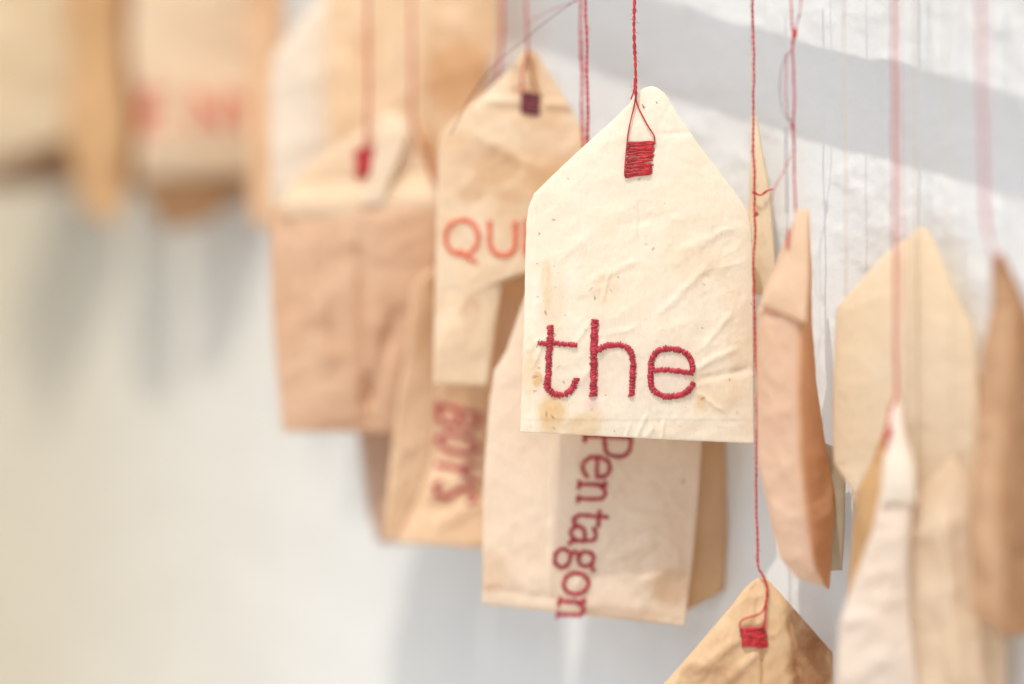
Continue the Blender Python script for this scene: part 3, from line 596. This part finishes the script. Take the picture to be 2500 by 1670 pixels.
# ================================================================== 9. bag at lower right with the white folded top
m_w = paper('white_pink_filter_paper', (236, 220, 200), (226, 202, 174), None, .6, .25, .65, 13, 0)
b = bag('pinkish white tea bag at lower right with a folded white tip and brown side', 2140, 1690, 0.5800)
sheet('side_panel', [(2160, 1050, 0.5870), (2130, 1130, 0.5880), (2095, 1200, 0.5890), (2084, 1300, 0.5900), (2070, 1450, 0.5900), (2050, 1740, 0.5900)], [(2180, 1040, 0.5820), (2190, 1130, 0.5810), (2180, 1200, 0.5800), (2150, 1300, 0.5800), (2130, 1450, 0.5800), (2100, 1740, 0.5800)],
      paper('ochre_filter_paper', (226, 190, 138), (196, 152, 98), None, .7, .3, .65, 14, 0), b, 24, 80, .0008, .0008, 73, label='ochre side panel')
sheet('front_panel', [(2150, 1200, 0.5780), (2130, 1300, 0.5780), (2090, 1400, 0.5780), (2050, 1520, 0.5780), (2034, 1740, 0.5780)], [(2232, 1180, 0.5750), (2224, 1300, 0.5740), (2220, 1400, 0.5740), (2226, 1520, 0.5740), (2250, 1740, 0.5740)], m_w, b, 50, 80, .0022, .0014, 79)
sheet('flap', [(2180, 985, 0.5800), (2172, 1070, 0.5780), (2155, 1140, 0.5760), (2150, 1230, 0.5750)], [(2196, 985, 0.5790), (2215, 1070, 0.5760), (2235, 1140, 0.5740), (2238, 1230, 0.5730)],
      paper('white_filter_paper', (244, 234, 216), (236, 220, 192), None, .4, .25, .6, 15, 0), b, 30, 50, .0016, .0007, 83, label='white folded tip')
thread('hanging_thread', [(2180, -420, 0.5790), (2181, 0, 0.5790), (2184, 300, 0.5790), (2186, 600, 0.5790), (2187, 900, 0.5790), (2188, 960, 0.5790), (2176, 1000, 0.5780), (2168, 1050, 0.5770), (2164, 1090, 0.5770)], b, RED, 9, 40, 2, 38, wob=4)
thread('hanging_thread', [(2197, -420, 0.5770), (2196, 0, 0.5770), (2197, 200, 0.5770), (2197, 600, 0.5780), (2192, 920, 0.5780), (2200, 975, 0.5780)], b, yarn('faded_red_cotton', (206, 120, 104), (216, 138, 120), (224, 156, 136)), 5, 40, 2, 39, wob=4)
patch('stitched_square', [(2160, 1050), (2186, 1046), (2184, 1090), (2156, 1100)], lambda x, y: 0.5768, b, RED, 9, 10, r=3)

# ================================================================== 10. wide beige bag at the bottom right, behind
b = bag('sand coloured tea bag at the bottom right behind the pinkish white one', 2310, 1690, .578)
sheet('front_panel', [(2318, 1120, .576), (2290, 1150, .5765), (2200, 1260, .578), (2200, 1500, .578), (2200, 1740, .578), (2200, 2080, .578)], [(2330, 1120, .5755), (2360, 1160, .575), (2440, 1290, .573), (2456, 1500, .573), (2456, 1740, .573), (2456, 2080, .573)],
      paper('sand_filter_paper', (242, 224, 194), (230, 204, 166), None, .6, .38, .65, 16, 0), b, 50, 70, .0014, .0012, 89, creases=[(2300, 1250, 2340, 1740, 26, .002), (2380, 1200, 2420, 1740, 20, -.002)])
thread('hanging_thread', [(2310, -420, .577), (2311, 300, .577), (2324, 800, .576), (2324, 1125, .5757)], b, CREAMY, 3.5, 30, 2, 40, wob=3)

# ================================================================== 11. rust bag cut by the right edge
m_ru = paper('dark_rust_filter_paper', (228, 192, 152), (210, 164, 122), (150, 98, 62), .8, .3, .65, 17, 0)
b = bag('rust brown tea bag turned edge on at the right edge', 2450, 1560, 0.5620)
sheet('front_panel', [(2424, 620, 0.5660), (2424, 760, 0.5670), (2400, 860, 0.5680), (2392, 1000, 0.5680), (2380, 1200, 0.5680), (2372, 1350, 0.5680), (2372, 1500, 0.5670)], [(2444, 620, 0.5620), (2480, 760, 0.5600), (2478, 860, 0.5590), (2466, 1000, 0.5590), (2456, 1200, 0.5590), (2450, 1350, 0.5590), (2450, 1540, 0.5600)], m_ru, b, 30, 90, .0014, .0012, 97)
sheet('side_panel', [(2436, 620, 0.5620), (2476, 760, 0.5595), (2470, 860, 0.5585), (2456, 1000, 0.5590), (2440, 1200, 0.5590), (2436, 1350, 0.5590), (2440, 1556, 0.5600)], [(2446, 620, 0.5660), (2500, 760, 0.5680), (2520, 860, 0.5680), (2530, 1000, 0.5680), (2530, 1200, 0.5680), (2526, 1350, 0.5680), (2520, 1545, 0.5670)],
      paper('deep_rust_shade_paper', (214, 170, 126), (192, 142, 98), None, .8, .3, .65, 18, 0), b, 26, 90, .0014, .001, 101)  # shading of the turned side coloured into this paper
thread('hanging_thread', [(2393, -420, 0.5620), (2394, 0, 0.5620), (2396, 200, 0.5620), (2400, 400, 0.5620), (2406, 540, 0.5620), (2424, 620, 0.5620), (2436, 660, 0.5615)], b, RED, 9, 40, 2, 41, wob=3)
thread('hanging_thread', [(2406, -420, 0.5580), (2408, 0, 0.5580), (2408, 400, 0.5580), (2414, 560, 0.5590), (2434, 640, 0.5600)], b, yarn('faded_pink_cotton', (206, 140, 140), (214, 156, 156), (224, 176, 170)), 5, 40, 2, 42, wob=3)
b = bag('pale tea bag showing as a thin strip at the right edge beside the rust one', 2520, 1050, 0.5750)
sheet('front_panel', [(2488, 760, 0.5780), (2484, 820, 0.5780), (2486, 900, 0.5780), (2492, 1060, 0.5780)], [(2600, 700, 0.5720), (2610, 820, 0.5720), (2610, 900, 0.5720), (2610, 1060, 0.5720)], m_r2, b, 20, 30, .001, .0008, 103)

# ================================================================== 12. left group
m_l1 = paper('peach_filter_paper', (234, 200, 166), (218, 176, 138), (186, 138, 98), .7, .26, .68, 19, 0)
b = bag('peach tea bag with a small red square on its folded cream top', 860, 1055, .658)
d = .658
L_ = [(668, 500, d), (660, 560, d), (664, 760, d), (675, 900, d), (690, 1054, d)]
R_ = [(1075, 500, .655), (1080, 560, .655), (1060, 760, .655), (1010, 900, .655), (960, 1056, .656)]
sheet('lower_panel', L_, R_, m_l1, b, 60, 70, .0024, .0010, 107, .00025, creases=[(880, 560, 900, 1050, 16, -.0012), (900, 1000, 980, 760, 22, -.002), (740, 560, 800, 900, 22, .001)])
L_ = [(925, 272, d), (886, 315, d), (795, 372, d), (711, 449, d), (688, 500, .6565), (694, 530, .6565)]
R_ = [(985, 270, d), (1000, 310, d), (1020, 360, d), (1045, 420, d), (1070, 485, .655), (1076, 548, .655)]
fp, sf = sheet('flap', L_, R_, paper('cream_filter_paper', (244, 218, 178), (236, 200, 150), None, .5, .26, .65, 20, 0), b, 50, 50, .0006, .0006, 109, .0003, label='folded cream top')
sheet('inner_flap', [(935, 280, .657), (918, 340, .6555), (905, 420, .655), (880, 500, .6545)], [(978, 280, .657), (1000, 320, .6555), (970, 400, .655), (930, 500, .6545)],
      paper('white_filter_paper_b', (244, 224, 190), (238, 208, 162), None, .4, .25, .65, 21, 0), b, 20, 40, .0002, .0003, 113, label='whiter strip of paper folded over the tip')
patch('stitched_square', [(866, 368), (918, 362), (920, 426), (868, 432)], sf, b, RED, 18, 12, r=4, lift=.0008)
thread('hanging_thread', [(898, -420, .656), (898, 0, .656), (899, 200, .656), (898, 290, .656), (892, 370, .6555)], b, RED, 10, 50, 2, 43)
b = bag('dusky pink tea bag half hidden below the peach one, left of "BOYS"', 925, 1300, .664)
sheet('front_panel', [(870, 800, .667), (868, 1000, .667), (880, 1100, .667), (900, 1250, .667), (925, 1325, .667)], [(1060, 800, .663), (1060, 1000, .663), (1060, 1100, .663), (1060, 1250, .663), (1060, 1325, .663)],
      paper('dusky_filter_paper', (214, 182, 156), (190, 154, 126), None, .7, .25, .68, 22, 0), b, 30, 60, .0012, .0009, 127)
thread('hanging_thread', [(1006, -420, .660), (1005, 0, .660), (1006, 200, .660), (1008, 300, .660), (1030, 360, .661), (1056, 420, .663), (1058, 800, .665)], b, RED, 11, 50, 2, 44)

b = bag('tall white tea bag behind the peach one, its left shoulder cut by the top edge, the lit strip of the honey bag', 740, 540, .684)  # lit strip of the honey bag, built as a separate white sheet
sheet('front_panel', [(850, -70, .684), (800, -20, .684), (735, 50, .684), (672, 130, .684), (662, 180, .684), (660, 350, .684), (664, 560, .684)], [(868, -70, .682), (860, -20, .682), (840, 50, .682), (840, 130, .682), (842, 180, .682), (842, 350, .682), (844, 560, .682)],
      paper('lit_strip_filter_paper', (242, 230, 210), (236, 216, 186), None, .4, .25, .65, 23, 0), b, 30, 60, .0012, .0008, 131)
b = bag('large honey coloured tea bag, the shaded rest of the white bag, behind the two blurred threads at the top, left of "QU"', 1000, 450, .676)  # shaded rest of the same bag, the shade put into its colour
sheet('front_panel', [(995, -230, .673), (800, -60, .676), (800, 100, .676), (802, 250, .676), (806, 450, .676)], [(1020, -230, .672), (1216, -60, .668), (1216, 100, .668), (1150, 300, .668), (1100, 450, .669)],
      paper('shaded_honey_filter_paper', (250, 228, 190), (240, 206, 156), (226, 178, 118), .6, .40, .65, 24, 0), b, 60, 60, .0016, .0012, 137, stains_and_shade=[(1110, 180, 110, 110, .6), (900, 140, 40, 120, .3), (1040, 380, 50, 80, .6)])

b = bag('orange tinted tea bag seen as a narrow strip left of the tall white one', 640, 540, .70)
sheet('front_panel', [(640, -200, .70), (600, -60, .702), (600, 150, .702), (604, 300, .702), (610, 545, .702)], [(655, -200, .70), (690, -60, .699), (690, 150, .699), (690, 300, .699), (680, 560, .699)],
      paper('orange_filter_paper', (240, 208, 168), (228, 188, 142), None, .6, .3, .65, 25, 0), b, 20, 50, .0015, .001, 139)

m_e = paper('cream_filter_paper_b', (238, 212, 172), (228, 192, 144), None, .6, .25, .68, 26, 0)
b = bag('cream tea bag with three blurred red capital letters, at top left', 470, 470, .738)
fp, sf = sheet('front_panel', [(470, -210, .735), (325, -60, .738), (316, 120, .738), (342, 290, .737), (336, 440, .739)], [(492, -210, .735), (630, -60, .732), (618, 120, .733), (640, 290, .731), (606, 424, .734)], m_e, b, 50, 60, .0022, .0012, 149)
sheet('lower_fold', [(322, 380, .740), (340, 450, .741), (400, 560, .742)], [(650, 380, .736), (640, 450, .737), (490, 548, .738)], paper('brown_filter_paper', (196, 154, 108), (158, 114, 74), None, .8, .3, .7, 27, 0), b, 30, 24, .001, .0012, 151, label='folded underside, coloured as the brown shadow beneath')  # brown shadow under the bag put into the colour of this fold
for k, (ch, x0, wd) in enumerate([('E', 342, 66), ('N', 470, 84), ('Y', 572, 54)]):
    stitched('embroidered_letter', glyph(ch, (x0, 318), (wd, 0), (0, -92)), sf, b, 15, ORANGE, 60+k, 'blurred red letter %s' % ch, sp=8, r=6, lift=.0004)
b = bag('orange brown tea bag with a dark fold, between the two paler bags at top left', 250, 490, .755)
sheet('front_panel', [(210, -160, .753), (150, -60, .758), (176, 120, .757), (158, 300, .759), (206, 520, .757)], [(240, -160, .753), (300, -60, .748), (290, 120, .749), (316, 300, .747), (290, 548, .749)], paper('orange_brown_filter_paper', (230, 192, 140), (216, 172, 118), None, .7, .3, .68, 28, 0), b, 30, 50, .0015, .0012, 157)
sheet('side_panel', [(296, -60, .7475), (300, 120, .7475), (302, 300, .7475), (304, 470, .7475)], [(344, -60, .762), (346, 120, .762), (344, 300, .762), (340, 460, .762)], paper('russet_shade_paper', (200, 148, 104), (184, 130, 88), None, .7, .3, .68, 29, 0), b, 16, 50, .0008, .001, 163, label='russet side with its shading painted in')  # edge-on side, its shade painted as darker paper
b = bag('pale yellowish tea bag cut by the left edge of the picture', 60, 410, .775)
sheet('front_panel', [(20, -210, .774), (-120, -60, .778), (-120, 120, .778), (-120, 300, .778), (-120, 440, .778)], [(44, -210, .774), (176, -60, .770), (182, 120, .770), (190, 250, .770), (200, 330, .770)], paper('yellowish_filter_paper', (230, 208, 168), (218, 186, 128), None, .8, .25, .68, 30, 0), b, 40, 50, .002, .0015, 167)
b = bag('dark brown tea bag showing only below the yellowish one at the left edge', 90, 480, .79)
sheet('front_panel', [(-120, 200, .793), (-120, 300, .793), (-120, 400, .793), (-120, 470, .793)], [(230, 200, .786), (240, 300, .786), (250, 380, .786), (256, 440, .786)], paper('brown_filter_paper_b', (178, 136, 96), (150, 108, 70), None, .8, .25, .7, 31, 0), b, 30, 30, .001, .001, 173)


for x_, d_, lab in ((1008, .671, 'large honey'), (860, .682, 'tall white'), (648, .699, 'orange tinted'), (480, .733, 'cream tea bag with three'), (226, .752, 'orange brown'), (32, .773, 'pale yellowish')):
    o_ = [q for q in BASES if q['label'].startswith(lab)][0]
    thread('hanging_thread', [(x_, -520, d_), (x_+1, -360, d_), (x_, -190, d_)] if x_ != 860 else [(862, -520, d_), (861, -300, d_), (859, -60, d_)], o_, RED, 9, 50, 2, 70+int(x_) % 9)

# ------------------------------------------------------------------ tidy up: give the helper property back
for o in BASES:
    if '_base' in o: del o['_base']
